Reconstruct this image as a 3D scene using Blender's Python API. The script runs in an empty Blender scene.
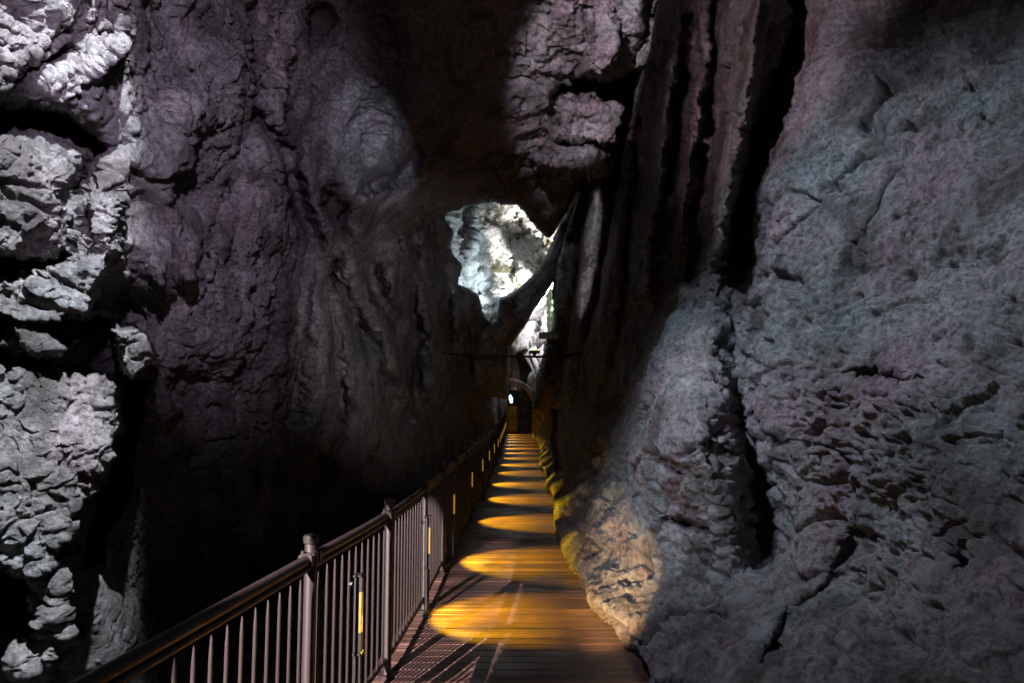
import bpy, math, random
import numpy as np
from mathutils import Vector, Matrix
from math import radians, sin, cos, tan, pi

random.seed(7)
S = bpy.context.scene
COL = S.collection

# ------------------------------------------------------------------ camera
F_PX = 683.0
EYE = np.array([0.0, 0.0, 1.70])
PITCH = radians(5.2)
cam_d = bpy.data.cameras.new('camera')
cam = bpy.data.objects.new('camera', cam_d)
COL.objects.link(cam)
cam.location = EYE
cam.rotation_euler = (radians(90) + PITCH, 0, 0)
cam_d.sensor_width = 36.0
cam_d.lens = 24.0
cam_d.clip_end = 400
cam_d.clip_start = 0.05
S.camera = cam
FW = np.array([0, cos(PITCH), sin(PITCH)])
UP = np.array([0, -sin(PITCH), cos(PITCH)])

def at(px, py, t):
    """survey helper: the point seen at (px, py), t metres away along the view axis"""
    px = np.asarray(px, float); py = np.asarray(py, float); t = np.asarray(t, float)
    xc = (px - 512.0) / F_PX
    yc = (341.5 - py) / F_PX
    P = EYE + t[..., None] * (FW + yc[..., None] * UP)
    P[..., 0] += t * xc
    return P

def pt(px, py, t): return tuple(float(v) for v in at(float(px), float(py), float(t)))

# ------------------------------------------------------------------ noise
_rng = np.random.RandomState(11)
_perm = _rng.permutation(256).astype(np.int32)
_perm = np.concatenate([_perm, _perm, _perm])
_g = _rng.normal(size=(256, 3)); _g /= np.linalg.norm(_g, axis=1)[:, None]
_g = _g.astype(np.float32)

def perlin(P):
    P = P.astype(np.float32)
    i = np.floor(P).astype(np.int32)
    f = P - i
    i &= 255
    u = f * f * f * (f * (f * 6 - 15) + 10)
    out = None
    def corner(dx, dy, dz):
        h = _perm[_perm[_perm[(i[:, 0] + dx)] + i[:, 1] + dy] + i[:, 2] + dz] & 255
        g = _g[h]
        return g[:, 0] * (f[:, 0] - dx) + g[:, 1] * (f[:, 1] - dy) + g[:, 2] * (f[:, 2] - dz)
    def lerp(a, b, w): return a + (b - a) * w
    x00 = lerp(corner(0, 0, 0), corner(1, 0, 0), u[:, 0])
    x10 = lerp(corner(0, 1, 0), corner(1, 1, 0), u[:, 0])
    x01 = lerp(corner(0, 0, 1), corner(1, 0, 1), u[:, 0])
    x11 = lerp(corner(0, 1, 1), corner(1, 1, 1), u[:, 0])
    return lerp(lerp(x00, x10, u[:, 1]), lerp(x01, x11, u[:, 1]), u[:, 2]) * 1.5

def fbm(P, lam, octs, spacing, gain=0.55, mode='mix', off=0.0):
    """fractal noise, wavelength lam first; octaves finer than the mesh can carry fade out"""
    out = np.zeros(len(P), np.float32); a = 1.0
    for k in range(octs):
        n = perlin(P / lam + (17.3 * k + off))
        if mode == 'ridge' or (mode == 'mix' and k % 2 == 1):
            n = 0.55 - 1.5 * np.abs(n)
        elif mode == 'billow':
            n = 1.5 * np.abs(n) - 0.45
        w = np.clip(lam / (2.2 * spacing) - 0.6, 0, 1)
        out += a * n * w
        a *= gain; lam *= 0.5
    return out

_cj = _rng.rand(256, 3).astype(np.float32)
def chips(P, lam, off=0.0, flat=1.0):
    """broken facets: every cell of a jittered lattice is a plane tilted its own way"""
    P = (P / lam + off).astype(np.float32)
    i = np.floor(P).astype(np.int32); f = P - i; i &= 255
    best = np.full(len(P), 1e9, np.float32); out = np.zeros(len(P), np.float32)
    for dx in (-1, 0, 1):
        for dy in (-1, 0, 1):
            for dz in (-1, 0, 1):
                h = _perm[_perm[_perm[(i[:, 0] + dx) & 255] + ((i[:, 1] + dy) & 255)] + ((i[:, 2] + dz) & 255)] & 255
                r = f - (_cj[h] + np.array((dx, dy, dz), np.float32))
                d = (r * r).sum(1)
                w = d < best
                best[w] = d[w]
                out[w] = ((r[w] * _g[h[w]]).sum(1) + (_cj[h[w], 0] - 0.5) * 0.6)
    return out

def sstep(a, b, x):
    t = np.clip((x - a) / (b - a), 0, 1)
    return t * t * (3 - 2 * t)

# ------------------------------------------------------------------ survey maths
class Survey:
    """thin-plate surface of inverse distance through surveyed points"""
    def __init__(s, pts):
        p = np.array(pts, float)
        s.c = p[:, :2] / 300.0
        n = len(p)
        K = s._k(s.c, s.c) + 2e-3 * np.eye(n)
        Pm = np.c_[np.ones(n), s.c]
        A = np.block([[K, Pm], [Pm.T, np.zeros((3, 3))]])
        s.w = np.linalg.solve(A, np.r_[1.0 / p[:, 2], 0, 0, 0])
    def _k(s, a, b):
        r2 = ((a[:, None] - b[None]) ** 2).sum(-1)
        return 0.5 * r2 * np.log(r2 + 1e-12)
    def __call__(s, px, py):
        q = np.c_[px.ravel(), py.ravel()] / 300.0
        out = np.empty(len(q))
        for i in range(0, len(q), 100000):
            b = q[i:i + 100000]
            out[i:i + 100000] = s._k(b, s.c) @ s.w[:-3] + s.w[-3] + b @ s.w[-2:]
        return out.reshape(px.shape)

def dist_line(px, py, pts):
    d = np.full(px.shape, 1e9)
    for (ax, ay), (bx, by) in zip(pts[:-1], pts[1:]):
        vx, vy = bx - ax, by - ay
        L = vx * vx + vy * vy + 1e-9
        u = np.clip(((px - ax) * vx + (py - ay) * vy) / L, 0, 1)
        d = np.minimum(d, np.hypot(px - ax - u * vx, py - ay - u * vy))
    return d

def sdist(px, py, poly):
    """signed distance to a polygon, inside positive"""
    d = dist_line(px, py, list(poly) + [poly[0]])
    ins = np.zeros(px.shape, bool)
    n = len(poly)
    for i in range(n):
        ax, ay = poly[i]; bx, by = poly[(i + 1) % n]
        if ay == by: continue
        c = ((ay > py) != (by > py)) & (px < (bx - ax) * (py - ay) / (by - ay) + ax)
        ins ^= c
    return np.where(ins, d, -d)

def axis(lo, hi, step, f0, f1, coarse):
    a = [v for v in np.arange(lo, f0, coarse)] + list(np.arange(f0, f1, step))
    a += list(np.arange(f1, hi + coarse, coarse))
    return np.array(a)

# ------------------------------------------------------------------ object helpers
def tag(o, label=None, cat=None, group=None, kind=None):
    if label: o['label'] = label
    if cat: o['category'] = cat
    if group: o['group'] = group
    if kind: o['kind'] = kind
    return o

def link(name, me, mats, parent=None, smooth=True):
    o = bpy.data.objects.new(name, me)
    COL.objects.link(o)
    for m in (mats if isinstance(mats, (list, tuple)) else [mats]): me.materials.append(m)
    if smooth and len(me.polygons):
        me.polygons.foreach_set('use_smooth', np.ones(len(me.polygons), bool))
    if parent: o.parent = parent
    return o

def empty(name, loc=(0, 0, 0), rz=0):
    o = bpy.data.objects.new(name, None)
    o.empty_display_size = 0.1
    COL.objects.link(o); o.location = loc; o.rotation_euler.z = rz
    return o

def grid_mesh(name, V, quads):
    used = np.unique(quads)
    remap = np.full(len(V), -1, np.int64); remap[used] = np.arange(len(used))
    V = V[used]; q = remap[quads]
    me = bpy.data.meshes.new(name)
    me.vertices.add(len(V)); me.vertices.foreach_set('co', V.astype(np.float32).ravel())
    me.loops.add(len(q) * 4); me.loops.foreach_set('vertex_index', q.astype(np.int32).ravel())
    me.polygons.add(len(q)); me.polygons.foreach_set('loop_start', np.arange(0, len(q) * 4, 4, dtype=np.int32))
    me.update(calc_edges=True); me.validate()
    return me

class MB:
    """collects simple shapes into one mesh"""
    def __init__(s): s.v = []; s.f = []
    def add(s, vs, fs):
        b = len(s.v); s.v += [tuple(map(float, p)) for p in vs]; s.f += [tuple(i + b for i in f) for f in fs]
    def box(s, c, d, rz=0.0, bev=0.0):
        x, y, z = [q / 2 for q in d]; cz, sz = cos(rz), sin(rz)
        if bev > 0:
            pts = []
            for zz, k in ((-z, bev), (-z + bev, 0), (z - bev, 0), (z, bev)):
                X, Y = x - k, y - k
                b2 = bev
                for sx, sy in ((-1, -1), (1, -1), (1, 1), (-1, 1)):
                    pts.append((sx * X, sy * Y, zz))
            fs = [(3, 2, 1, 0), (12, 13, 14, 15)]
            for l in range(3):
                for i in range(4):
                    j = (i + 1) % 4
                    fs.append((l * 4 + i, l * 4 + j, l * 4 + 4 + j, l * 4 + 4 + i))
        else:
            pts = [(sx * x, sy * y, sz_ * z) for sz_ in (-1, 1) for sx, sy in ((-1, -1), (1, -1), (1, 1), (-1, 1))]
            fs = [(3, 2, 1, 0), (4, 5, 6, 7)] + [(i, (i + 1) % 4, 4 + (i + 1) % 4, 4 + i) for i in range(4)]
        s.add([(c[0] + p[0] * cz - p[1] * sz, c[1] + p[0] * sz + p[1] * cz, c[2] + p[2]) for p in pts], fs)
    def lathe(s, c, prof, n=14):
        vs, fs = [], []
        for r, z in prof:
            for i in range(n):
                a = 2 * pi * i / n; vs.append((c[0] + r * cos(a), c[1] + r * sin(a), c[2] + z))
        for k in range(len(prof) - 1):
            for i in range(n):
                j = (i + 1) % n; fs.append((k * n + i, k * n + j, k * n + n + j, k * n + n + i))
        fs.append(tuple(range(n - 1, -1, -1))); fs.append(tuple((len(prof) - 1) * n + i for i in range(n)))
        s.add(vs, fs)
    def tube(s, pts, r, n=10, flat=1.0):
        pts = [np.array(p, float) for p in pts]; m = len(pts)
        R = r if isinstance(r, (list, tuple)) else [r] * m
        vs, fs = [], []
        for k, p in enumerate(pts):
            d = pts[min(k + 1, m - 1)] - pts[max(k - 1, 0)]; d /= np.linalg.norm(d)
            a = np.array((0, 0, 1.0)) if abs(d[2]) < 0.9 else np.array((0, 1.0, 0))
            u = np.cross(d, a); u /= np.linalg.norm(u); w = np.cross(u, d)
            for i in range(n):
                an = 2 * pi * i / n; vs.append(p + R[k] * (cos(an) * u + sin(an) * w * flat))
        for k in range(m - 1):
            for i in range(n):
                j = (i + 1) % n; fs.append((k * n + i, k * n + j, k * n + n + j, k * n + n + i))
        fs.append(tuple(range(n - 1, -1, -1))); fs.append(tuple((m - 1) * n + i for i in range(n)))
        s.add(vs, fs)
    def build(s, name, mat, parent=None, smooth=True):
        me = bpy.data.meshes.new(name); me.from_pydata(s.v, [], s.f); me.update()
        o = link(name, me, mat, parent, smooth)
        if smooth:
            try: me.set_sharp_from_angle(angle=radians(40))
            except Exception: pass
        return o

# ------------------------------------------------------------------ materials
def mat_new(name):
    m = bpy.data.materials.new(name); m.use_nodes = True
    nt = m.node_tree; b = nt.nodes['Principled BSDF']
    return m, nt, b

def N(nt, t, **kw):
    n = nt.nodes.new(t)
    for k, v in kw.items():
        if k in n.inputs.keys(): n.inputs[k].default_value = v
        else: setattr(n, k, v)
    return n

def ramp(nt, src, stops):
    r = nt.nodes.new('ShaderNodeValToRGB'); e = r.color_ramp.elements
    while len(e) < len(stops): e.new(0.5)
    for k, (p, c) in enumerate(stops):
        e[k].position = p; e[k].color = (c if isinstance(c, tuple) else (c, c, c)) + (1.0,)
    nt.links.new(src, r.inputs['Fac'])
    return r

def mixc(nt, fac, a, b, mode='MIX'):
    m = nt.nodes.new('ShaderNodeMix'); m.data_type = 'RGBA'; m.blend_type = mode
    if isinstance(fac, float): m.inputs[0].default_value = fac
    else: nt.links.new(fac, m.inputs[0])
    for i, v in ((6, a), (7, b)):
        if isinstance(v, tuple): m.inputs[i].default_value = v + (1.0,)
        else: nt.links.new(v, m.inputs[i])
    return m.outputs[2]

def rock_material(name, c_lo, c_hi, stain=(0.05, 0.042, 0.04), stain_amt=0.75, streak=1.0, bump=0.5, rough=(0.5, 0.85), moss=None, calcite=None, scale=1.0, tint=0.35):
    m, nt, b = mat_new(name)
    tc = N(nt, 'ShaderNodeTexCoord'); L = nt.links
    n1 = N(nt, 'ShaderNodeTexNoise', Scale=1.3 * scale, Detail=7.0, Roughness=0.64, Distortion=0.4)
    L.new(tc.outputs['Object'], n1.inputs['Vector'])
    base = ramp(nt, n1.outputs['Fac'], [(0.3, c_lo), (0.5, tuple((a + d) / 2 for a, d in zip(c_lo, c_hi))), (0.68, c_hi)]).outputs['Color']
    # broad tints from noise: pink to blue-green
    sepc = N(nt, 'ShaderNodeSeparateColor'); L.new(n1.outputs['Color'], sepc.inputs[0])
    hue = ramp(nt, sepc.outputs[1], [(0.38, (1.18, 0.9, 1.03)), (0.5, (1.0, 1.0, 1.0)), (0.62, (0.84, 1.04, 1.07))]).outputs['Color']
    base = mixc(nt, min(1.0, tint * 2), base, mixc(nt, 1.0, base, hue, 'MULTIPLY'))
    n2 = N(nt, 'ShaderNodeTexNoise', Scale=20.0 * scale, Detail=7.0, Roughness=0.76)
    L.new(tc.outputs['Object'], n2.inputs['Vector'])
    sp = ramp(nt, n2.outputs['Fac'], [(0.40, 0.5), (0.5, 1.0), (0.6, 1.4)]).outputs['Color']
    base = mixc(nt, 1.0, base, sp, 'MULTIPLY')
    # water streaks and irregular dark mineral blotches
    mp = N(nt, 'ShaderNodeMapping'); mp.inputs['Scale'].default_value = (1.0, 1.0, 0.16)
    L.new(tc.outputs['Object'], mp.inputs['Vector'])
    n3 = N(nt, 'ShaderNodeTexNoise', Scale=4.2 * scale, Detail=5.0, Roughness=0.62, Distortion=0.3)
    L.new(mp.outputs['Vector'], n3.inputs['Vector'])
    st = ramp(nt, n3.outputs['Fac'], [(0.5, 0.0), (0.66, stain_amt * min(streak, 1.0))]).outputs['Color']
    base = mixc(nt, st, base, stain)
    bl = ramp(nt, sepc.outputs[2], [(0.52, 0.0), (0.62, stain_amt)]).outputs['Color']
    base = mixc(nt, bl, base, stain)
    if calcite:
        s3 = N(nt, 'ShaderNodeSeparateColor'); L.new(n3.outputs['Color'], s3.inputs[0])
        cf = ramp(nt, s3.outputs[1], [(0.53, 0.0), (0.66, 0.7)]).outputs['Color']
        base = mixc(nt, cf, base, calcite)
    if moss:
        s4 = N(nt, 'ShaderNodeSeparateColor'); L.new(n3.outputs['Color'], s4.inputs[0])
        mf = ramp(nt, s4.outputs[2], [(0.5, 0.0), (0.62, 0.6)]).outputs['Color']
        base = mixc(nt, mf, base, moss)
    L.new(base, b.inputs['Base Color'])
    rr = N(nt, 'ShaderNodeMapRange'); rr.inputs['To Min'].default_value = rough[0]; rr.inputs['To Max'].default_value = rough[1]
    L.new(n1.outputs['Fac'], rr.inputs['Value']); rr.inputs['From Min'].default_value = 0.3; rr.inputs['From Max'].default_value = 0.7
    L.new(rr.outputs['Result'], b.inputs['Roughness'])
    b.inputs['Specular IOR Level'].default_value = 0.35
    bp = N(nt, 'ShaderNodeBump', Strength=bump, Distance=0.13)
    L.new(n2.outputs['Fac'], bp.inputs['Height']); L.new(bp.outputs['Normal'], b.inputs['Normal'])
    return m

M = {}
M['left'] = rock_material('left_limestone', (0.13, 0.12, 0.12), (0.36, 0.34, 0.34), streak=0.6, bump=0.9, tint=0.2)
M['ceiling'] = rock_material('ceiling_limestone', (0.12, 0.105, 0.1), (0.28, 0.26, 0.25), streak=0.3, bump=0.5)
M['right'] = rock_material('right_limestone', (0.17, 0.16, 0.165), (0.36, 0.35, 0.36), streak=0.7, stain_amt=0.6, bump=0.75, tint=0.4, calcite=(0.38, 0.38, 0.39))
M['dark'] = rock_material('dark_limestone', (0.05, 0.045, 0.042), (0.22, 0.2, 0.19), streak=1.2, stain_amt=0.95, bump=0.5, rough=(0.35, 0.7), moss=(0.05, 0.055, 0.03))  # dark colour also deepens the shade of the unlit crevice rock against stray light
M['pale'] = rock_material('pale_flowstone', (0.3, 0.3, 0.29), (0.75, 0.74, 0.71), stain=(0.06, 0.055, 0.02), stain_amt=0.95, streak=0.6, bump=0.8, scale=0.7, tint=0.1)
M['drape'] = rock_material('smooth_flowstone', (0.5, 0.48, 0.47), (0.75, 0.73, 0.72), stain=(0.3, 0.27, 0.27), stain_amt=0.4, streak=0.8, bump=0.15)
M['moss'] = rock_material('mossy_rock', (0.04, 0.09, 0.03), (0.12, 0.22, 0.08), stain=(0.02, 0.03, 0.015), stain_amt=0.6, bump=0.5)

def metal(name, col, rough=0.45, metallic=0.0, spec=0.5):
    m, nt, b = mat_new(name)
    tc = N(nt, 'ShaderNodeTexCoord')
    n = N(nt, 'ShaderNodeTexNoise', Scale=30.0, Detail=6.0, Roughness=0.7)
    nt.links.new(tc.outputs['Object'], n.inputs['Vector'])
    c = ramp(nt, n.outputs['Fac'], [(0.3, tuple(v * 0.7 for v in col)), (0.65, col)]).outputs['Color']
    nt.links.new(c, b.inputs['Base Color'])
    r = ramp(nt, n.outputs['Fac'], [(0.3, rough + 0.2), (0.7, rough)]).outputs['Color']
    nt.links.new(r, b.inputs['Roughness'])
    b.inputs['Metallic'].default_value = metallic
    bp = N(nt, 'ShaderNodeBump', Strength=0.12, Distance=0.003)
    nt.links.new(n.outputs['Fac'], bp.inputs['Height']); nt.links.new(bp.outputs['Normal'], b.inputs['Normal'])
    return m

M['rail'] = metal('brown_rail_paint', (0.036, 0.027, 0.025), 0.36)
M['black'] = metal('black_housing_paint', (0.025, 0.025, 0.027), 0.4)
M['grey'] = metal('grey_housing_paint', (0.3, 0.3, 0.31), 0.5)
M['cable'] = metal('black_cable_rubber', (0.02, 0.02, 0.02), 0.6)
M['steel'] = metal('bolt_steel', (0.45, 0.44, 0.43), 0.3, 0.9)

def emit(name, col, st):
    m, nt, b = mat_new(name)
    b.inputs['Base Color'].default_value = (0.25, 0.17, 0.05, 1)
    b.inputs['Emission Color'].default_value = col + (1,)
    b.inputs['Emission Strength'].default_value = st
    return m
M['lens'] = emit('amber_lens', (1.0, 0.55, 0.04), 0.32)
M['white_lens'] = emit('white_lens', (0.5, 0.68, 1.0), 2.2)
M['lamp_lens'] = emit('flood_lens', (1.0, 0.85, 0.4), 1.2)

def wood_material():
    m, nt, b = mat_new('wet_reddish_boards')
    L = nt.links
    tc = N(nt, 'ShaderNodeTexCoord')
    sep = N(nt, 'ShaderNodeSeparateXYZ'); L.new(tc.outputs['Object'], sep.inputs[0])
    # one tone per board
    dv = N(nt, 'ShaderNodeMath', operation='DIVIDE'); L.new(sep.outputs['Y'], dv.inputs[0]); dv.inputs[1].default_value = BOARD
    fl = N(nt, 'ShaderNodeMath', operation='FLOOR'); L.new(dv.outputs[0], fl.inputs[0])
    wn = N(nt, 'ShaderNodeTexWhiteNoise', noise_dimensions='1D'); L.new(fl.outputs[0], wn.inputs['W'])
    mp = N(nt, 'ShaderNodeMapping'); mp.inputs['Scale'].default_value = (0.06, 1.0, 1.0)
    L.new(tc.outputs['Object'], mp.inputs['Vector'])
    gr = N(nt, 'ShaderNodeTexNoise', Scale=55.0, Detail=8.0, Roughness=0.65, Distortion=0.6)
    L.new(mp.outputs['Vector'], gr.inputs['Vector'])
    base = ramp(nt, gr.outputs['Fac'], [(0.3, (0.075, 0.042, 0.034)), (0.55, (0.17, 0.1, 0.08)), (0.75, (0.25, 0.16, 0.13))]).outputs['Color']
    tone = ramp(nt, wn.outputs['Value'], [(0.0, (0.55, 0.55, 0.58)), (0.5, (1.0, 0.96, 0.95)), (1.0, (1.5, 1.4, 1.35))]).outputs['Color']
    base = mixc(nt, 1.0, base, tone, 'MULTIPLY')
    wr = N(nt, 'ShaderNodeTexNoise', Scale=1.8, Detail=7.0, Roughness=0.6)
    L.new(tc.outputs['Object'], wr.inputs['Vector'])
    wet = ramp(nt, wr.outputs['Fac'], [(0.4, (0.6, 0.6, 0.6)), (0.62, (1.1, 1.1, 1.1))]).outputs['Color']
    base = mixc(nt, 1.0, base, wet, 'MULTIPLY')
    L.new(base, b.inputs['Base Color'])
    ro = ramp(nt, wr.outputs['Fac'], [(0.38, 0.3), (0.65, 0.6)]).outputs['Color']
    L.new(ro, b.inputs['Roughness'])
    bp = N(nt, 'ShaderNodeBump', Strength=0.35, Distance=0.004)
    L.new(gr.outputs['Fac'], bp.inputs['Height']); L.new(bp.outputs['Normal'], b.inputs['Normal'])
    return m
BOARD = 0.115
M['wood'] = wood_material()

# ------------------------------------------------------------------ rock builder
def rock(parts, pts, ax, ay, mask=None, edge=(14, 2.0), edits=None, amp=1.0, lam=1.6, gain=0.55, flute=0.0, mode='mix', off=0.0, base=None, edge_noise=4.0, back=8.0, damp=None, rug=1.0, steep0=14.0, chip=1.0, wave=False, pits=0.35):
    """A rock mass from surveyed points: PX/PY are bearings seen from the survey point, distances from the thin-plate surface.
    parts: [(name, material, region polygon or None)] - the mass can be split along a seam into several meshes."""
    PX, PY = np.meshgrid(ax, ay)
    wx = np.zeros(PX.shape)
    if wave:
        q = np.c_[PX.ravel(), PY.ravel(), np.full(PX.size, 7.7)]
        wx = (38 * perlin(q / 150.) + 22 * perlin(q / 70. + 9) + 9 * perlin(q / 30. + 3)).reshape(PX.shape) * sstep(400, 260, PX)
    inv = Survey(pts)(PX + wx, PY)
    inv = np.maximum(inv, 1 / 90.0)
    T = 1.0 / inv
    keep = np.ones(PX.shape, bool)
    if mask is not None:
        P0 = at(PX, PY, T)
        jit = np.zeros(PX.shape)
        q = np.c_[PX.ravel(), PY.ravel(), np.full(PX.size, off * 3.1)]
        for l_, a_ in ((38., 1.0), (17., .55), (8., .35), (4., .22)):
            jit += a_ * perlin(q / l_).reshape(PX.shape)
        s = sdist(PX, PY, mask) + jit * edge_noise
        w, dz = edge
        k = np.clip(1 - s / w, 0, 1)
        T = T + dz * (1 - np.sqrt(np.maximum(0, 1 - k ** 2)))
        T = T + np.where(s < 0, np.minimum(-s, 4.0) / 4.0 * back, 0)
        keep = s > -4.0
    if edits:
        q = np.c_[PX.ravel(), PY.ravel(), np.full(PX.size, 50 + off)]
        jx = sum(a_ * perlin(q / l_) for l_, a_ in ((40., 5.), (18., 3.5), (8., 2.0), (4., 1.2))).reshape(PX.shape)
        jy = sum(a_ * perlin(q / l_ + 40) for l_, a_ in ((40., 5.), (18., 3.5), (8., 2.0), (4., 1.2))).reshape(PX.shape)
        inside = sstep(530, 600, PX) if off == 5.0 else 1.0
        for e in edits: T = e(PX + jx * inside, PY + jy * inside, T)
    T = np.maximum(T, 0.6)
    P = at(PX, PY, T)
    # normals of the surveyed surface
    du = np.gradient(P, axis=1); dv = np.gradient(P, axis=0)
    nn = np.cross(dv, du); nn /= np.linalg.norm(nn, axis=-1)[..., None] + 1e-9
    view = P - EYE
    flip = (nn * view).sum(-1) > 0
    nn[flip] *= -1
    # blur normals so displacement is coherent
    for _ in range(3):
        nn[1:-1, 1:-1] = (nn[1:-1, 1:-1] * 2 + nn[:-2, 1:-1] + nn[2:, 1:-1] + nn[1:-1, :-2] + nn[1:-1, 2:]) / 6
    nn /= np.linalg.norm(nn, axis=-1)[..., None] + 1e-9
    Pf = P.reshape(-1, 3)
    stepx = np.gradient(ax)[None, :].repeat(len(ay), 0)
    sp = (T / F_PX * np.maximum(stepx, 1.0)).ravel()
    # domain warp
    wp = np.stack([perlin(Pf / (lam * 1.3) + o) for o in (3.1, 9.7, 23.3)], 1) * lam * 0.18
    Q = Pf + wp
    h = amp * fbm(Q, lam, 5, sp, gain, mode, off)
    if flute:
        Z = Q.copy(); Z[:, 2] *= 0.16
        h += flute * fbm(Z, 0.7, 4, sp, 0.5, 'ridge', off + 40)
    patch = np.clip(perlin(Pf / 1.1 + 5 + off) * 1.3 + 0.5, 0.15, 1)
    patch2 = np.clip(perlin(Pf / 0.8 + 31 + off) * 1.6 + pits, 0, 1)
    # broken, rugged skin
    h += rug * 0.026 * patch * fbm(Pf * np.array([1, 1, 1.25]), 0.33, 7, sp, 0.7, 'mix', off + 11)
    # angular broken faces
    wq = Pf + 0.25 * wp
    wq = wq + np.stack([perlin(Pf / 0.16 + o) for o in (2.2, 8.8, 14.4)], 1) * 0.035
    for l_, d_ in ((0.75 * chip, 0.105), (0.3 * chip, 0.06), (0.12 * chip, 0.03)):
        w_ = np.clip(l_ / (4.0 * sp) - 0.6, 0, 1)
        if w_.max() > 0: h += rug * chip * d_ * w_ * (0.35 + 0.65 * patch) * chips(wq * np.array([1, 1, 1.35]), l_, off)
    # solution pits
    for l_, d_ in ((0.34, 0.06), (0.17, 0.042), (0.085, 0.034), (0.05, 0.026)):
        w_ = np.clip(l_ / (2.0 * sp) - 0.8, 0, 1)
        h -= rug * d_ * w_ * patch2 * sstep(0.16, 0.5, perlin((Pf + 0.05 * wp) * np.array([1, 1, 1.4]) / l_ + 3 * off))
    # ledges and cracks
    for l_, d_, k_ in ((1.1, 0.16, 0.05), (0.5, 0.09, 0.07), (0.22, 0.05, 0.1)):
        w_ = np.clip(l_ * k_ * 2 / sp - 0.3, 0, 1)
        c1 = np.abs(perlin((Q + 0.3 * wp) * np.array([1, 1, 2.1]) / l_ + 71 + off))
        m_ = np.clip(perlin(Pf / (l_ * 1.3) + 15 + off) * 2.2 + 0.05, 0, 1)
        h -= rug * d_ * w_ * m_ * np.exp(-(c1 / k_) ** 2)
    if damp is not None: h *= damp(PX, PY).ravel()
    gx_, gy_ = np.gradient(T, ax, axis=1), np.gradient(T, ay, axis=0)
    steep = np.hypot(gx_, gy_) * F_PX / T
    h *= (1 / (1 + (steep / steep0) ** 2)).ravel()
    V = Pf + nn.reshape(-1, 3) * h[:, None]
    idx = np.arange(PX.size).reshape(PX.shape)
    quads = np.stack([idx[:-1, :-1], idx[1:, :-1], idx[1:, 1:], idx[:-1, 1:]], -1)
    kq = keep[:-1, :-1] & keep[1:, :-1] & keep[1:, 1:] & keep[:-1, 1:]
    cx = (PX[:-1, :-1] + PX[1:, 1:]) / 2; cy = (PY[:-1, :-1] + PY[1:, 1:]) / 2
    taken = np.zeros(kq.shape, bool); made = []
    for name, mat, reg in parts:
        sel = kq & ~taken
        if reg is not None: sel &= sdist(cx, cy, reg) > 0
        taken |= sel
        made.append(link(name, grid_mesh(name, V, quads[sel]), mat))
    return made

def bump_px(cx, cy, rx, ry, dm, rot=0, p=2.0):
    """bulge (dm < 0, towards the walkway) or hollow (dm > 0) in metres"""
    c, s_ = cos(radians(rot)), sin(radians(rot))
    def f(X, Y, T):
        x = (X - cx) * c + (Y - cy) * s_; y = -(X - cx) * s_ + (Y - cy) * c
        return T + dm * np.exp(-((np.abs(x / rx)) ** p + (np.abs(y / ry)) ** p))
    return f

def groove(pts, w, dm, p=2.0, taper=None):
    def f(X, Y, T):
        d = dist_line(X, Y, pts)
        return T + dm * np.exp(-(d / w) ** p)
    return f

def facet(poly, t0, soft, wob=10.0, sd=0.0, slope=(0, 0)):
    """a block of the wall that stands out to about distance t0 inside poly"""
    cx = np.mean([p[0] for p in poly]); cy = np.mean([p[1] for p in poly])
    def f(X, Y, T):
        q = np.c_[X.ravel(), Y.ravel(), np.full(X.size, sd)]
        j = (perlin(q / 40.) + .6 * perlin(q / 18.) + .4 * perlin(q / 8.) + .25 * perlin(q / 4.)).reshape(X.shape)
        s = sdist(X, Y, poly) + wob * j
        k = sstep(-soft, soft, s)
        tt = t0 + slope[0] * (X - cx) / 100 + slope[1] * (Y - cy) / 100
        return T * (1 - k) + np.minimum(T, tt) * k
    return f

exec_parts = True
# ================================================================== LEFT WALL + CEILING
left_pts = []
for py in (-400, -100, 150, 400, 650, 950):
    lean = {-400: 0.9, -100: 0.95, 150: 1.0, 400: 1.12, 650: 1.15, 950: 1.1}[py]
    for px, t in ((-1600, 1.05), (-700, 1.9), (-250, 2.9), (0, 4.45), (110, 5.15), (200, 7.4)):
        left_pts.append((px, py, t * lean))
left_pts += [(300, 150, 8.6), (300, 400, 10.5), (300, 650, 10.5), (300, 0, 8.4),
             (370, 120, 9.2), (400, 170, 10.2), (390, 300, 13.5), (400, 450, 15), (400, 650, 13),
             (430, 220, 15.5), (440, 330, 19), (445, 450, 22), (470, 380, 26), (490, 420, 33), (505, 400, 40), (505, 500, 36), (540, 480, 40),
             (420, 60, 9.6), (500, 0, 9.2), (420, -60, 7.8), (500, -200, 6.6), (512, -450, 5.4), (512, -900, 4.0), (250, -600, 4.6), (900, -400, 6.0), (900, -900, 4.2),
             (480, 120, 11.5), (470, 195, 15.0), (540, 195, 15.5), (560, 120, 12.5), (600, 40, 10.6), (620, 100, 12.5), (600, 160, 14.5), (660, 0, 10.5), (700, 100, 13), (700, 220, 18), (640, 220, 18)]
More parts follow.
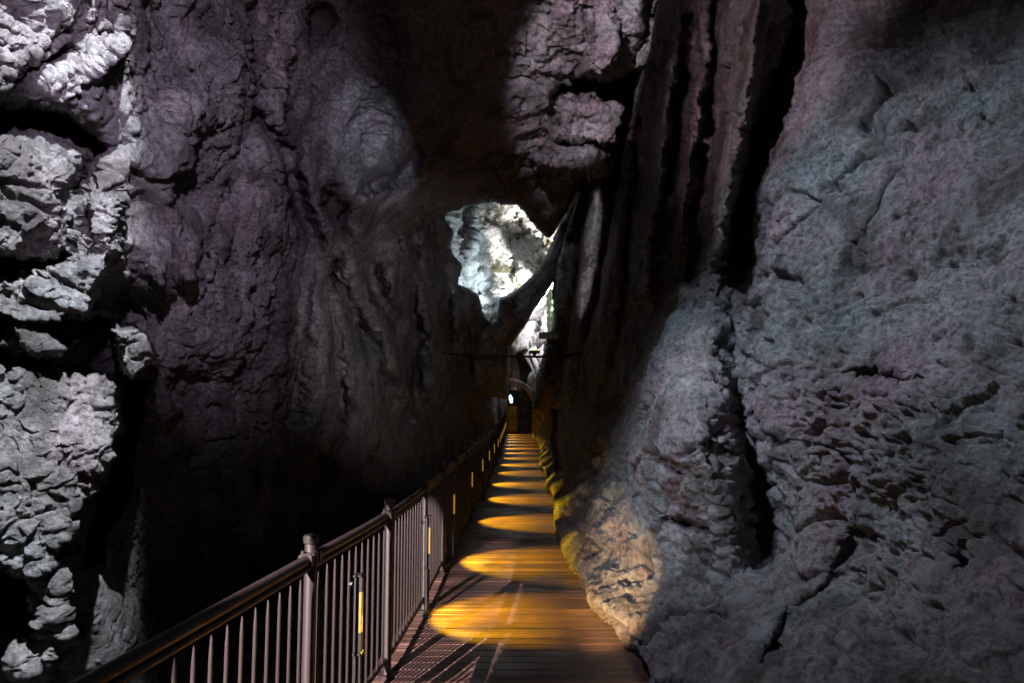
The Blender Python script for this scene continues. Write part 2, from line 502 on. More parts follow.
# outline of the mass: everything left of / above the far opening
hole_l = [(-3000, -1500), (3000, -1500), (3000, -300), (800, 40), (700, 190), (640, 186), (600, 176), (582, 182), (570, 196), (560, 214), (548, 234), (538, 226), (528, 206), (512, 200), (488, 199),
          (466, 203), (450, 208), (442, 218), (450, 232), (446, 250), (460, 266), (455, 284), (466, 290), (476, 297), (480, 312), (490, 322), (494, 338), (499, 347), (503, 356), (505, 380), (507, 400), (508, 440), (520, 520), (520, 1300), (-3000, 1300)]
lit_blocks = [
    facet([(-60, -60), (75, -60), (70, 10), (55, 35), (30, 62), (12, 80), (-60, 100)], 4.1, 9, 10, 1.0, (0.6, 0)),
    facet([(72, 40), (120, 44), (108, 60), (92, 72), (75, 96), (70, 84), (86, 62)], 4.6, 6, 9, 2.0),
    facet([(-60, 150), (28, 152), (60, 170), (62, 190), (40, 225), (20, 258), (-60, 270)], 4.0, 8, 9, 3.0, (0.5, 0)),
    facet([(84, 200), (118, 204), (118, 240), (104, 282), (90, 312), (50, 320), (-60, 325), (-60, 285), (40, 272), (78, 250)], 4.1, 7, 8, 4.0, (0.3, 0)),
    facet([(-60, 335), (30, 330), (74, 340), (60, 358), (-60, 360)], 4.0, 6, 7, 5.0),
    facet([(112, 328), (150, 336), (154, 366), (138, 386), (118, 378)], 4.6, 6, 6, 8.0),
    facet([(-60, 372), (48, 366), (70, 378), (92, 382), (112, 376), (118, 400), (116, 436), (104, 470), (86, 500), (70, 522), (66, 560), (52, 582), (-60, 560)], 4.05, 9, 9, 9.0, (0.4, -0.1)),
    facet([(40, 560), (64, 556), (64, 590), (74, 640), (50, 668), (20, 676), (16, 660), (34, 622)], 3.95, 7, 6, 10.0),
]
left_edits = [
    groove([(-60, 118), (60, 124), (100, 150), (76, 188)], 12, 1.0), groove([(-10, 266), (60, 264), (84, 246)], 6, .7), groove([(-30, 326), (80, 328), (108, 318)], 6, .6),
    groove([(60, 350), (40, 362), (-30, 368)], 4, .5), groove([(122, 300), (142, 318), (128, 400), (112, 480), (84, 560)], 12, 1.0), bump_px(160, 278, 11, 24, -.7), bump_px(190, 274, 8, 11, -.6),
    groove([(262, 120), (330, 260), (404, 430)], 11, 0.9), groove([(330, 196), (384, 300), (432, 430)], 8, 0.9), groove([(300, 170), (356, 290), (420, 430)], 10, -0.5),
    groove([(425, 215), (440, 262), (454, 340)], 3.5, 1.0), groove([(466, 330), (478, 385)], 3, 1.5), groove([(405, 240), (428, 330), (440, 400)], 5, -0.9),
    bump_px(40, 330, 70, 500, -0.5), groove([(-400, 120), (40, 118), (90, 140)], 22, 0.6), bump_px(40, 58, 24, 10, 0.9, -25), bump_px(25, 520, 26, 16, .9, 20),
    bump_px(15, 590, 24, 40, 1.2), bump_px(56, 395, 9, 14, .7), bump_px(90, 425, 16, 12, .8, -40), bump_px(40, 470, 40, 6, .5, -15),
    # big folds on the dim part of the wall
    groove([(210, 60), (240, 150), (215, 300), (240, 480)], 26, -0.35), groove([(320, 20), (290, 150), (310, 270), (290, 420)], 12, 0.7), groove([(260, -20), (250, 120), (200, 260)], 10, 0.5), bump_px(265, 230, 22, 110, -0.5, 12), bump_px(195, 110, 26, 90, -0.4, 20), groove([(345, 210), (330, 300), (345, 420)], 7, 0.8),
    bump_px(378, 140, 30, 46, -1.3, 25), groove([(372, 186), (400, 176), (418, 150)], 9, 1.3), groove([(410, 170), (380, 230), (360, 330)], 14, 0.7),
    bump_px(340, 260, 28, 60, -0.6, 15), bump_px(395, 300, 16, 80, -0.9, 5), bump_px(430, 340, 9, 70, -1.2), groove([(412, 230), (416, 330), (412, 420)], 6, 1.2),
    groove([(448, 300), (456, 380), (470, 420)], 5, 1.4),
] + lit_blocks + [
    # purple-lit broken rock of the roof's right part
    facet([(562, 102), (598, 96), (624, 108), (612, 172), (572, 180), (530, 176), (528, 158), (556, 140)], 11.4, 6, 7, 21.0, (0.5, 0.8)), facet([(606, -60), (664, -60), (652, 66), (612, 80), (572, 78), (596, 40)], 9.4, 6, 7, 22.0, (0.2, 0.8)),
    bump_px(600, 40, 34, 34, -0.4), 
    groove([(560, 88), (590, 84), (630, 80)], 8, 1.3), groove([(556, 140), (585, 146), (612, 150)], 4, 0.9), groove([(625, 90), (640, 40), (652, -20)], 6, 0.6),
]
fx = axis(-2600, 760, 1.25, -30, 690, 14)
fy = axis(-1200, 1100, 1.25, -24, 700, 14)
ceil_region = [(-3000, -1500), (3000, -1500), (3000, 400), (560, 400), (540, 240), (440, 205), (414, 185), (400, 120), (380, 85), (330, 70), (285, 100), (262, 40), (255, -60), (100, -300), (-3000, -1300)]
ceil_o, left_o = rock([('cave_ceiling', M['ceiling'], ceil_region), ('cave_wall_left', M['left'], None)], left_pts, fx, fy, mask=hole_l, edge=(10, 1.2), edits=left_edits, amp=0.2, lam=1.5, flute=0.05, off=0.0, damp=lambda X, Y: 0.9 - 0.3 * sstep(190, 120, X) - 0.5 * sstep(260, 320, X) * sstep(500, 440, X) * sstep(60, 120, Y), rug=1.2, chip=0.45, wave=True)
tag(left_o, 'jagged grey left cave wall with pale lit outcrops', kind='structure')
tag(ceil_o, 'dark overhanging cave roof', kind='structure')

# ================================================================== RIGHT WALL
right_pts = [(650, 690, 4.15), (606, 622, 5.35), (590, 600, 5.9), (562, 548, 7.9), (555, 520, 9.7), (556, 490, 12.2), (549, 466, 17), (541, 442, 29), (532, 428, 38),
             (700, 760, 3.2), (850, 900, 2.3), (1024, 1000, 1.9), (1600, 900, 1.2), (2600, 700, 0.8), (2600, 0, 1.0), (2600, -700, 1.2),
             (760, 640, 3.9), (880, 640, 3.3), (1024, 640, 2.6), (1300, 640, 1.9),
             (700, 560, 5.0), (650, 540, 5.6), (610, 520, 6.4), (640, 450, 6.4), (670, 380, 6.7), (690, 310, 7.3),
             (800, 480, 4.6), (900, 450, 3.8), (1024, 420, 3.2), (1300, 400, 2.2),
             (760, 330, 5.4), (850, 280, 4.8), (1000, 250, 3.9), (1300, 150, 2.7),
             (770, 180, 6.1), (850, 100, 5.6), (950, 60, 5.1), (1100, 0, 4.3), (1400, -150, 3.2),
             (800, 20, 6.6), (850, -60, 6.3), (760, 20, 7.0), (720, 60, 7.6), (730, 160, 7.3), (700, 240, 8.0),
             (800, -400, 6.0), (700, -800, 5.0), (1100, -600, 4.2),
             (660, 0, 9.0), (650, 120, 9.8), (640, 220, 10.4), (630, 320, 10.6), (612, 400, 10.6), (590, 460, 10.8),
             (620, 200, 11.8), (605, 300, 12.6), (590, 380, 14), (575, 430, 15), (560, 460, 15),
             (570, 350, 19), (550, 400, 27), (660, -200, 8.2), (640, -600, 6.5), (560, 700, 5.6), (500, 900, 5.0)]
hole_r = [(660, -1200), (662, -30), (652, 30), (640, 70), (630, 120), (620, 175), (614, 215), (606, 260), (598, 300), (588, 335), (576, 360), (562, 380), (546, 396), (538, 412), (533, 428), (536, 438), (530, 452), (536, 462), (546, 470), (546, 486),
          (553, 494), (557, 510), (552, 522), (553, 540), (562, 556), (585, 598), (606, 624), (630, 655), (662, 705), (700, 1100), (3000, 1300), (3000, -1500)]
right_edits = [
    # the shaft between the great slab and the foot
    groove([(806, -60), (796, 40), (772, 110), (748, 190), (738, 260)], 11, 1.5), groove([(738, 260), (736, 340), (742, 420), (762, 510), (768, 548)], 19, 1.0),
    
    # ribs on the dark pillar
    groove([(720, -40), (716, 60), (708, 130)], 6, 0.6), groove([(690, 20), (684, 60), (672, 190)], 6, 0.6), groove([(706, 150), (694, 280)], 5, .6),
    groove([(756, 0), (744, 90), (728, 170), (722, 250)], 12, -1.0), groove([(700, 90), (690, 170), (680, 250)], 6, -0.5), groove([(676, 60), (660, 170), (646, 290)], 6, -0.7),
    groove([(640, 120), (632, 220), (620, 330), (600, 420)], 5, 0.8),
    # the foot: cone of flowstone
    bump_px(680, 400, 40, 110, -0.7, -18), groove([(684, 300), (650, 390), (615, 470), (580, 540)], 14, -0.35), groove([(622, 400), (600, 470), (575, 520)], 10, 0.7),
    # hollows
    bump_px(672, 466, 13, 5, .4, 20), bump_px(690, 527, 18, 3.5, .4, 12), bump_px(885, 378, 24, 5, .4, 5), bump_px(775, 440, 16, 8, .35),
    bump_px(965, 560, 8, 12, .15, 0), groove([(780, 640), (772, 655), (766, 690)], 4, .3), bump_px(783, 625, 5, 12, .3, 20),
    groove([(860, 520), (830, 580), (800, 610)], 5, .1),
    # base ledge
    groove([(655, 690), (612, 615), (590, 590), (566, 545)], 14, -0.25),
    # boulders along the boards
    bump_px(552, 505, 7, 22, -1.2), bump_px(541, 470, 6, 18, -2.5), bump_px(532, 450, 3, 12, -3), groove([(560, 470), (556, 440), (558, 410)], 4, 2.5),
]
gx = axis(520, 2700, 1.25, 520, 1040, 14)
gy = axis(-1200, 1100, 1.25, -24, 700, 14)
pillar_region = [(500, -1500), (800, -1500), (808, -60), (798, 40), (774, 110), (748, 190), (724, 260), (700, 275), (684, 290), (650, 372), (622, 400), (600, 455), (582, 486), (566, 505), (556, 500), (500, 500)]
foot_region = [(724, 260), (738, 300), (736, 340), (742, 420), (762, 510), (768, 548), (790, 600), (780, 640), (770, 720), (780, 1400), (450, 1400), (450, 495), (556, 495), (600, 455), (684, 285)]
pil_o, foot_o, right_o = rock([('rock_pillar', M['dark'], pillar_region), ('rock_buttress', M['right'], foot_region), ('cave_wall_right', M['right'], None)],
      right_pts, gx, gy, mask=hole_r, edge=(9, 0.9), edits=right_edits, amp=0.085, lam=1.3, flute=0.04, off=5.0, edge_noise=2.5, rug=1.0, chip=0.5, pits=0.12, damp=lambda X, Y: 1 - 0.55 * sstep(790, 750, X) * sstep(330, 250, Y))
tag(right_o, 'massive pitted grey slab wall on the right', kind='structure')
tag(pil_o, 'dark ribbed rock pillar between far opening and grey slab wall', 'rock pillar')
tag(foot_o, 'cone shaped grey rock foot rising beside the boards', 'rock buttress')

# ================================================================== SLAB EDGE + CREVICE ROCK
sx = axis(500, 720, 1.2, 536, 640, 8)
sy = axis(60, 520, 1.2, 150, 450, 8)
slab_o, = rock([('rock_slab', M['right'], None)], [(600, 180, 15), (590, 250, 15.5), (575, 330, 16), (640, 180, 17), (620, 300, 17), (640, 420, 18), (590, 120, 15), (570, 420, 17)], sx, sy,
     mask=[(592, 150), (592, 180), (585, 230), (578, 290), (572, 335), (566, 380), (566, 520), (720, 520), (720, 60), (600, 60)], edge=(10, 1.5), amp=0.1, lam=0.9, off=9.0, edge_noise=1.8, back=6)
tag(slab_o, 'tall thin lit rock slab behind the dark pillar', 'rock slab')
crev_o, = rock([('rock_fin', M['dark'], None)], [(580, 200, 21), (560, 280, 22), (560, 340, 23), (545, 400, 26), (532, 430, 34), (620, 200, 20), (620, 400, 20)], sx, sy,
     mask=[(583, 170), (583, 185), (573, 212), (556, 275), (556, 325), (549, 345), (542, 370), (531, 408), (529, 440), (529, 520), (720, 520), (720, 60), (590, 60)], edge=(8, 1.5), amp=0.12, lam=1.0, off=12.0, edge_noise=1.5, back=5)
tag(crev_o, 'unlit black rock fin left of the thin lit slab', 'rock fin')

# ================================================================== FAR CHAMBER
cx_ = axis(380, 680, 1.0, 432, 600, 8); cy_ = axis(60, 520, 1.0, 170, 440, 8)
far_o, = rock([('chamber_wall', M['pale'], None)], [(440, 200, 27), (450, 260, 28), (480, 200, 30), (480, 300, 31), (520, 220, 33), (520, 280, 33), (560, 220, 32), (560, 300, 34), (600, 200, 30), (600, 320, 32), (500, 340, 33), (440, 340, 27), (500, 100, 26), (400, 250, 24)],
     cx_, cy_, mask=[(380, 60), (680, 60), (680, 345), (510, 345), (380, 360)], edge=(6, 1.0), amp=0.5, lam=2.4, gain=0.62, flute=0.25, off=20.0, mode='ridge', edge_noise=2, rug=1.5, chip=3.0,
     edits=[groove([(476, 215), (470, 250), (476, 290), (482, 320)], 4, -1.6), groove([(486, 215), (484, 250), (490, 275)], 5, 1.5), bump_px(484, 305, 11, 20, -1.8), bump_px(500, 240, 8, 6, 1.6), bump_px(520, 235, 10, 5, 1.6, -40), bump_px(515, 215, 10, 6, 1.4), bump_px(530, 270, 20, 14, -1.2)])
tag(far_o, 'bright white broken limestone of the far chamber', kind='structure')
br_o, = rock([('rock_bridge', M['right'], None)], [(580, 190, 25), (560, 240, 25), (545, 275, 25), (520, 310, 25.5), (505, 340, 26), (500, 390, 28), (480, 360, 26)], cx_, cy_,
     mask=[(581, 168), (588, 168), (586, 190), (574, 214), (557, 272), (551, 280), (544, 292), (532, 308), (521, 326), (511, 340), (506, 352), (505, 395), (470, 395), (478, 330), (498, 322), (501, 300), (522, 291), (540, 272), (548, 258), (562, 228), (572, 200)], edge=(8, 1.2), amp=0.16, lam=1.2, off=25.0, edge_noise=1.2, back=4)
tag(br_o, 'diagonal grey rock arm crossing the far opening', 'rock arm')
# end of the passage
end_o, = rock([('passage_end', M['dark'], None)], [(440, 200, 50), (600, 200, 50), (440, 500, 50), (600, 500, 50), (520, 350, 53)], axis(380, 680, 1.5, 440, 600, 8), axis(60, 560, 1.5, 250, 470, 8), amp=0.5, lam=3, off=30.0)
tag(end_o, 'dark rock closing the far end of the passage', kind='structure')
dr_o, = rock([('white_flowstone', M['drape'], None)], [(550, 280, 36), (530, 320, 36), (510, 350, 36), (550, 340, 37), (540, 380, 37), (520, 300, 36)], cx_, cy_,
     mask=[(500, 262), (580, 262), (580, 345), (560, 372), (552, 372), (546, 362), (543, 352), (538, 368), (535, 352), (528, 336), (522, 345), (514, 349), (508, 362), (506, 376), (498, 376)], edge=(5, 1.0), amp=0.2, lam=1.8, gain=.45, flute=0.12, off=33.0, edge_noise=1.0, back=3)
tag(dr_o, 'gleaming white flowstone curtain under the rock arm', 'flowstone')
ms_o, = rock([('moss_curtain', M['moss'], None)], [(551, 280, 30), (551, 330, 30), (556, 300, 30.5), (545, 300, 30)], cx_, cy_,
     mask=[(545, 279), (552, 278), (566, 280), (566, 334), (551, 333), (550, 312), (551, 296)], edge=(4, .6), amp=0.15, lam=.8, off=37.0, edge_noise=1.5, back=2)
tag(ms_o, 'strip of green moss hanging beside the white flowstone', 'moss')

def stalactite(name, pts, rad, t, mat, label, cat, group=None, seed=0):
    P = at(np.array([p[0] for p in pts], float), np.array([p[1] for p in pts], float), np.full(len(pts), float(t)))
    n_seg, n_ring = 26, 22
    u = np.linspace(0, len(pts) - 1, n_seg)
    C = np.stack([np.interp(u, range(len(pts)), P[:, k]) for k in range(3)], 1)
    R = np.interp(u, range(len(pts)), [r * t / F_PX for r in rad])
    mb = MB(); vs = []; fs = []
    for k in range(n_seg):
        for i in range(n_ring):
            a = 2 * pi * i / n_ring
            q = np.array([[cos(a) * 2.1 + seed, sin(a) * 2.1, C[k, 2] * 1.3]])
            r = R[k] * (1 + 0.28 * float(perlin(q)[0]) + 0.12 * sin(a * 5 + seed))
            vs.append((C[k, 0] + r * cos(a), C[k, 1] + r * sin(a), C[k, 2]))
    for k in range(n_seg - 1):
        for i in range(n_ring):
            j = (i + 1) % n_ring; fs.append((k * n_ring + i, k * n_ring + j, k * n_ring + n_ring + j, k * n_ring + n_ring + i))
    fs.append(tuple(range(n_ring))); fs.append(tuple((n_seg - 1) * n_ring + i for i in range(n_ring - 1, -1, -1)))
    mb.add(vs, fs)
    return tag(mb.build(name, mat), label, cat, group)
stalactite('stalactite', [(529, 322), (527, 340), (530, 355), (535, 372)], [7, 8, 7, 3], 34, M['drape'], 'broad grey lilac stalactite left of the security camera', 'stalactite', 'stalactites in the far opening', 1)
stalactite('stalactite', [(544, 338), (542, 352), (540, 366), (539, 372)], [7, 8, 6, 2], 34.5, M['drape'], 'pale short stalactite directly below the security camera', 'stalactite', 'stalactites in the far opening', 2)
stalactite('stalagmite', [(531, 392), (531, 384), (532, 376), (534, 370)], [4, 4, 4, 2], 34, M['drape'], 'small rounded stalagmite under the broad grey stalactite', 'stalagmite', 'stalagmites in the far opening', 3)
stalactite('stalagmite', [(535, 396), (537, 386), (540, 374), (542, 368)], [4, 5, 5, 3], 34.4, M['drape'], 'taller leaning stalagmite at the right edge of the far opening', 'stalagmite', 'stalagmites in the far opening', 4)
stalactite('stalagmite', [(516, 390), (516, 372), (515, 362), (514, 353)], [5, 4, 2.6, 1.6], 35, M['drape'], 'thin pale stalagmite alone in the dark gap beneath the flowstone', 'stalagmite', 'stalagmites in the far opening', 5)
# pink arched ledge over the lamp
mb = MB()
ap = [(503, 388), (506, 383), (511, 381), (517, 382), (523, 385), (529, 390), (533, 395), (537, 402)]
mb.tube([at(np.array(float(a)), np.array(float(b)), np.array(32.0)) for a, b in ap], [.12, .16, .15, .13, .13, .15, .2, .2], 10)
tag(mb.build('rock_arch', M['drape']), 'thin pinkish rock arch above the bright end of the boardwalk', 'rock arch')

# ================================================================== FLOOR below the boards
nx, ny = 60, 200
GX, GY = np.meshgrid(np.linspace(-9, 9, nx), np.linspace(-6, 60, ny))
P = np.c_[GX.ravel(), GY.ravel(), np.full(GX.size, -1.6)]
P[:, 2] += 0.5 * fbm(P, 2.5, 5, np.full(len(P), .12))
ii = np.arange(GX.size).reshape(GX.shape)
fl = link('cave_floor', grid_mesh('cave_floor', P, np.stack([ii[:-1, :-1], ii[:-1, 1:], ii[1:, 1:], ii[1:, :-1]], -1).reshape(-1, 4)), M['dark'])
tag(fl, 'rough dark cave floor below the boards', kind='structure')

# ================================================================== BOARDWALK
def rail_x(y):
    return float(np.interp(y, [-1.5, 0.6, 1.8, 3.23, 4.45, 5.84, 7.4, 10, 12.5, 15.6, 20, 30, 45], [-1.40, -1.22, -1.08, -0.93, -0.79, -0.73, -0.71, -0.65, -0.59, -0.53, -0.44, -0.4, -0.4]))
mb = MB(); y = -2.0; rnd = random.Random(3)
while y < 42:
    xl = rail_x(y) - 0.10 + rnd.uniform(-.006, .006); xr = float(np.interp(y, [0, 4, 6, 9, 16, 25, 42], [2.6, 1.6, 1.4, 1.3, 1.25, 1.2, 1.3]))
    mb.box(((xl + xr) / 2, y + BOARD / 2, -0.02 + rnd.uniform(-.0018, .0018)), (xr - xl, BOARD - 0.007, 0.04), 0, 0.004)
    y += BOARD
deck = mb.build('boardwalk', M['wood'], smooth=False)
tag(deck, 'reddish brown wooden boardwalk of cross boards', kind='structure')
mb = MB()
for off_ in (0.02, 1.0):
    mb.tube([(rail_x(yy) + off_, yy, -0.1) for yy in np.linspace(-2, 42, 40)], 0.05, 6)
mb.build('joist', M['black'], deck, False)

mb = MB()
for k in range(10):
    mb.box((0.02, 42.3 + 0.3 * k, 0.08 + 0.155 * k), (0.6, 0.3, 0.16), 0, .005)
st = mb.build('far_steps', M['wood'], smooth=False); tag(st, 'wooden steps climbing at the far end', kind='structure')

# ================================================================== RAILING
rail = empty('walkway_railing', (rail_x(3), 3.0, 0))
tag(rail, 'brown metal balustrade with round posts along the left edge of the boards', 'railing')
rail.scale = (1, 1, 0.957)
def rp(p): return tuple(np.array(p, float) - np.array((rail_x(3), 3.0, 0)))
post_y = [1.35, 3.23, 4.47, 5.82]
while post_y[-1] < 38: post_y.append(post_y[-1] + 1.3)
post_me = None
for yy in post_y:
    c = rp((rail_x(yy), yy, 0))
    if post_me is None:
        mb = MB(); mb.lathe((0, 0, 0), [(0.06, 0.0), (0.06, 0.012), (0.03, 0.014), (0.0275, 0.02), (0.0275, 1.10), (0.027, 1.102)], 18)
        p = mb.build('post', M['rail'], rail); post_me = p.data
        mb = MB(); mb.lathe((0, 0, 0), [(0.025, 1.10), (0.025, 1.105), (0.034, 1.108), (0.035, 1.135), (0.033, 1.142), (0.016, 1.146)], 18)
        cp = mb.build('cap', M['rail'], p); cap_me = cp.data
        mb = MB(); mb.lathe((0, 0, 0), [(0.029, 1.0), (0.035, 1.004), (0.035, 1.062), (0.029, 1.068)], 18)
        mb.box((0.0, -0.05, 1.035), (0.062, 0.03, 0.062), 0, .008); mb.box((0.0, 0.05, 1.035), (0.062, 0.03, 0.062), 0, .008)
        mb.lathe((0.034, -0.045, 1.058), [(0.009, 0), (0.009, 0.014), (0.004, 0.017)], 8)
        mb.lathe((-0.02, -0.045, 1.062), [(0.009, 0), (0.009, 0.014), (0.004, 0.017)], 8)
        cl = mb.build('clamp', M['rail'], p); cl_me = cl.data
    else:
        p = link('post', post_me, [], rail, False)
        for nm, me in (('cap', cap_me), ('clamp', cl_me)): link(nm, me, [], p, False)
    p.location = c
    dx = rail_x(yy + .5) - rail_x(yy - .5); p.rotation_euler.z = -math.atan2(dx, 1.0)
ys = np.linspace(-1.4, post_y[-1], 60)
mb = MB(); mb.tube([rp((rail_x(q), q, 1.035)) for q in ys], 0.0245, 14); mb.build('handrail', M['rail'], rail)
mb = MB(); mb.tube([rp((rail_x(q), q, 0.992)) for q in ys], 0.016, 10); mb.build('top_rail', M['rail'], rail)
mb = MB(); mb.tube([rp((rail_x(q), q, 0.10)) for q in ys], 0.019, 10); mb.build('bottom_rail', M['rail'], rail)
bal_me = None; rest = MB(); nb_ = 0
for a, b in zip([-0.1] + post_y[:-1], post_y):
    nk = int(round((b - a) / 0.106))
    for k in range(1, nk):
        yy = a + (b - a) * k / nk
        prof = [(0.0078, 0.10), (0.008, 0.86), (0.0075, 0.9), (0.005, 0.945), (0.003, 0.962)]
        if nb_ < 100 and yy > 1.2:
            if bal_me is None:
                mb = MB(); mb.lathe((0, 0, 0), prof, 10); o = mb.build('baluster', M['rail'], rail); bal_me = o.data
            else: o = link('baluster', bal_me, [], rail, False)
            o.location = rp((rail_x(yy), yy, 0)); nb_ += 1
        else:
            rest.lathe(rp((rail_x(yy), yy, 0)), prof, 6)
tag(rest.build('baluster', M['rail'], rail), kind='stuff')

# ================================================================== LIGHTS
def spot(name, loc, target, power, col, size, blend=0.3, radius=0.05, scale=None, roll=0.0, align=None):
    d = bpy.data.lights.new(name, 'SPOT'); d.energy = power; d.color = col; d.spot_size = radians(size); d.spot_blend = blend; d.shadow_soft_size = radius
    o = bpy.data.objects.new(name, d); COL.objects.link(o); o.location = loc
    o.rotation_euler = (Vector(target) - Vector(loc)).to_track_quat('-Z', 'Y').to_euler()
    if align:
        d_ = (Vector(target) - Vector(loc)).normalized(); a_ = Vector(align); a_ = (a_ - d_ * a_.dot(d_)).normalized()
        z_ = -d_; y_ = z_.cross(a_)
        o.rotation_euler = Matrix(((a_.x, y_.x, z_.x), (a_.y, y_.y, z_.y), (a_.z, y_.z, z_.z))).to_euler()
    if roll:
        o.rotation_euler = (o.rotation_euler.to_matrix() @ Matrix.Rotation(radians(roll), 3, 'Z')).to_euler()
    if scale: o.scale = scale
    return o

# amber path lamps along the railing
lamp_y = [3.75, 5.65, 7.65, 10.1]
while lamp_y[-1] < 37: lamp_y.append(lamp_y[-1] + 2.3)
proto = None
for i, yy in enumerate(lamp_y):
    x = rail_x(yy) + 0.055
    if proto is None:
        proto = empty('path_lamp')
        mb = MB(); mb.box((0, 0, 0.006), (0.07, 0.07, 0.012)); mb.box((0, 0, 0.2), (0.032, 0.036, 0.38), 0, .004); mb.build('stake', M['black'], proto, False)
        mb = MB(); mb.box((0, 0, 0.585), (0.04, 0.05, 0.39), 0, .005); mb.box((0.0, 0, 0.787), (0.056, 0.066, 0.012), 0, .003); mb.box((0, 0, 0.386), (0.05, 0.06, 0.012)); mb.build('housing', M['black'], proto, False)
        mb = MB(); mb.box((0.014, -0.016, 0.60), (0.016, 0.022, 0.21), 0, .003); mb.build('lens', M['lens'], proto, False)
        mb = MB(); mb.tube([(-0.03, 0, 0.74), (-0.055, 0, 0.74)], 0.012, 8); mb.build('bracket', M['black'], proto)
        o = proto; kids = list(proto.children)
    else:
        o = proto.copy(); COL.objects.link(o)
        for ch in kids:
            c = ch.copy(); COL.objects.link(c); c.parent = o
    o.location = (x, yy, 0)
    nth = ['nearest', 'second nearest', 'third nearest', 'fourth nearest', 'fifth nearest', 'sixth nearest', 'seventh nearest', 'eighth nearest']
    if i < len(nth): tag(o, 'slim black path lamp with amber glow, %s along the railing' % nth[i], 'path lamp', 'amber path lamps along the railing')
    else: tag(o, 'tiny amber path lamp in the far row, past the first eight along the railing', 'path lamp', 'amber path lamps along the railing')
    spot('amber_spot', (x + 0.03, yy, 0.60), (x + (0.64 if i < 2 else 0.9) + rnd.uniform(-.07, .07), yy - 0.1 + rnd.uniform(-.1, .1), -0.34), 190.0 * rnd.uniform(.8, 1.2), (1.0, 0.61, 0.018), 78, 0.5, 0.012, (1.06 + rnd.uniform(-.1, .1), 1, 1))

LIGHTS = [
    # name, from, to, power, colour, cone, blend, radius, lens shape, roll, long axis
    ('wall_projector', (-0.5, 1.4, 6.2), pt(18, 370, 4.2), 6600, (0.86, 0.92, 1.0), 70, 0.5, 0.04, (1, 0.22, 1), 0, (0.13, 0, 1)),
    ('lilac_projector', (-3.3, -2.4, 3.9), (-0.77, 4.4, 0.38), 13000, (1.0, 0.83, 0.84), 18, 0.25, 0.004, (1, 0.29, 1), 0, (0.07, 1, 0)),
    ('dim_violet_projector', (-0.5, 0.6, 3.4), pt(200, 160, 7.3), 1800, (0.85, 0.7, 0.97), 49, 1.0, 0.06, (0.68, 1, 1)),
    ('blue_lobe_projector', (0.0, 0.5, 1.2), pt(374, 155, 9.2), 3000, (0.78, 0.78, 1.0), 13, 0.6, 0.04, (0.55, 1, 1), 18),
    ('grey_wall_fill', (0.5, 5.0, 2.2), pt(392, 320, 14.5), 900, (1.0, 0.93, 0.92), 44, 1.0, 0.06),  # added broad fill for the dim left wall
    ('slab_projector', (-0.9, 3.8, 6.0), pt(815, 310, 4.9), 900, (0.76, 0.85, 1.0), 66, 1.0, 0.08),
    ('foot_projector', (-1.3, 2.0, 3.4), pt(668, 450, 6.2), 480, (0.78, 0.86, 1.0), 38, 0.8, 0.08),
    ('pink_projector', (-1.6, 2.0, 4.6), pt(750, 70, 7.0), 1300, (1.0, 0.72, 0.86), 30, 0.9, 0.05),
    ('roof_projector', (-1.2, 2.6, 5.2), pt(596, 85, 11.5), 3600, (0.9, 0.78, 0.95), 25, 0.5, 0.05, (1, 0.55, 1), 0, tuple(np.array(pt(645, 0, 10.5)) - np.array(pt(540, 170, 14.0)))),
    ('rim_fill', (0.3, 8.0, 3.0), pt(458, 285, 22), 1100, (0.82, 0.9, 1.0), 11, 1.0, 0.05),  # added spot: imitates chamber light fading onto the opening's left rim
    ('slab_edge_fill', (0.0, 4.0, 2.3), pt(588, 255, 15.5), 3200, (1.0, 0.92, 0.97), 15, 0.3, 0.04, (0.14, 1, 1), -10),  # added narrow spot, cone shaped to brighten the thin slab
    ('arm_projector', (0.2, 8.0, 3.2), pt(548, 285, 25), 900, (0.75, 0.85, 1.0), 14, 0.5, 0.04, (0.5, 1, 1), -25),
    ('chamber_flood', pt(566, 300, 29.5), pt(518, 255, 32), 9000, (1.0, 0.98, 0.95), 130, 0.5, 0.1),
    ('blue_chamber_flood', pt(522, 276, 27.0), pt(466, 262, 28.5), 350, (0.7, 0.88, 1.0), 110, 0.5, 0.1),
    ('blue_lobe_fill', pt(478, 272, 26.5), pt(487, 312, 30.5), 420, (0.72, 0.88, 1.0), 90, 0.7, 0.1),  # added unseen lamp in open air, brightens the pocket shaded by the arm
    ('flowstone_flood', pt(562, 318, 32.0), pt(530, 320, 36.), 700, (0.97, 0.94, 1.0), 120, 0.5, 0.1),
    ('foot_warm_lamp', (0.2, 3.6, 0.35), pt(612, 584, 5.5), 700, (1.0, 0.6, 0.27), 27, 0.7, 0.03),
]
for a in LIGHTS: spot(*a)

spot('amber_spot', (0.1, 40.2, 2.2), (0.02, 43.4, 0.8), 90, (1.0, 0.62, 0.05), 80, 0.3, 0.05)
# ================================================================== far lamp, security camera, cable
# glaring lamp at the end of the passage
lp = empty('flood_lamp', pt(511, 399, 40))
tag(lp, 'small glaring bluish white lamp at the far end of the boardwalk', 'lamp')
mb = MB(); mb.lathe((0, 0, -0.35), [(0.03, 0.05), (0.06, 0.08), (0.15, 0.16), (0.18, 0.45), (0.15, 0.66), (0.03, 0.7)], 14); mb.tube([(0, 0, 0.3), (-0.1, 0.2, 1.6)], 0.03, 6); mb.build('housing', M['black'], lp)
mb = MB(); mb.tube([(0.03, -0.27, -0.24), (-.01, -0.30, 0.02), (-0.06, -0.27, 0.24)], [0.07, 0.12, 0.06], 12); mb.build('lens', M['white_lens'], lp)
spot('end_spot', pt(511, 398, 39.0), pt(511, 440, 34), 8, (0.6, 0.75, 1.0), 140, 0.5, 0.1)
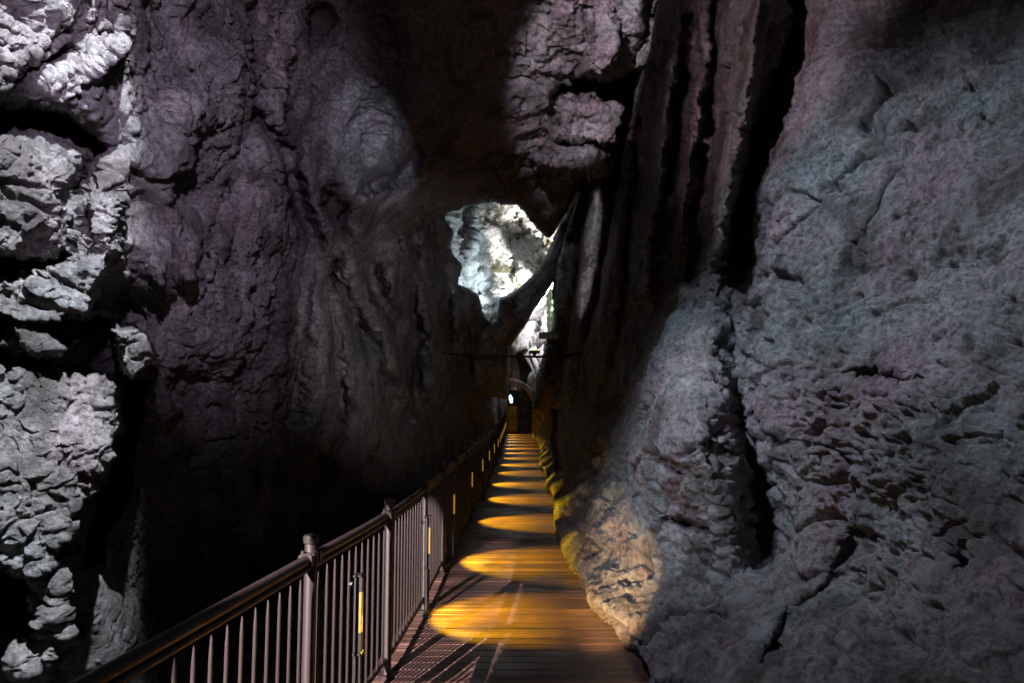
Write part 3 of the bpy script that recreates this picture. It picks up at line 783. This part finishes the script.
# security camera on the right-hand rock
TC = 16.0
cc = empty('security_camera', pt(549, 336, TC))
tag(cc, 'dark security camera on a bent bracket below the moss strip', 'security camera')
mb = MB(); mb.box((0, 0, 0), (0.44, 0.17, 0.13), 0, .015); mb.build('body', M['grey'], cc, False)
mb = MB(); mb.box((0.02, 0, 0.075), (0.5, 0.21, 0.012), 0, .004); mb.build('sun_shield', M['grey'], cc, False)
mb = MB(); mb.tube([(-0.22, 0, 0), (-0.245, 0, 0)], 0.05, 14); mb.build('lens', M['black'], cc)
mb = MB(); mb.tube([(-0.02, 0, -0.06), (-0.02, 0, -0.16), (0.06, 0.02, -0.2), (0.28, 0.1, -0.42), (0.55, 0.3, -0.5)], [.04, .035, .022, .02, .02], 8); mb.build('bracket', M['black'], cc)
mb = MB(); mb.tube([pt(440, 353, 19.5), pt(482, 355.5, 18), pt(520, 356.5, 17), pt(549, 357, TC), pt(572, 355, 16.2), pt(590, 354, 16)], 0.028, 8)
cb = mb.build('cable', M['cable']); tag(cb, 'taut black cable strung across the far opening', 'cable')
fl_ = empty('flood_light', pt(534.5, 352, 16.6))
tag(fl_, 'small flood light with yellow lit face sitting on the cable', 'flood light')
mb = MB(); mb.box((0, 0, 0), (0.26, 0.16, 0.07), 0, .01); mb.lathe((0.0, 0, -0.12), [(.03, 0), (.06, .09)], 10); mb.build('housing', M['black'], fl_, False)
mb = MB(); mb.box((0, -0.02, 0.045), (0.23, 0.15, 0.02), 0, .004); mb.build('lens', M['lamp_lens'], fl_, False)
mb = MB(); mb.tube([(0.02, 0, -0.1), (0.08, 0, -0.2), (0.16, 0, -0.26), (0.25, 0, -0.24), (0.33, 0, -0.14)], 0.014, 6); mb.build('lead', M['cable'], fl_)

# ================================================================== world, render
w = bpy.data.worlds.new('World'); S.world = w; w.use_nodes = True
nt = w.node_tree
sky = nt.nodes.new('ShaderNodeTexSky'); sky.sky_type = 'NISHITA'; sky.sun_disc = False
sky.sun_elevation = radians(20); sky.sun_rotation = radians(200)
nt.links.new(sky.outputs[0], nt.nodes['Background'].inputs[0])
nt.nodes['Background'].inputs[1].default_value = 0.006
S.view_settings.view_transform = 'Standard'; S.view_settings.look = 'None'; S.view_settings.exposure = 0; S.view_settings.gamma = 1
S.render.engine = 'CYCLES'
S.cycles.use_denoising = True
S.cycles.max_bounces = 4; S.cycles.diffuse_bounces = 3; S.cycles.glossy_bounces = 2
S.cycles.sample_clamp_indirect = 3.0
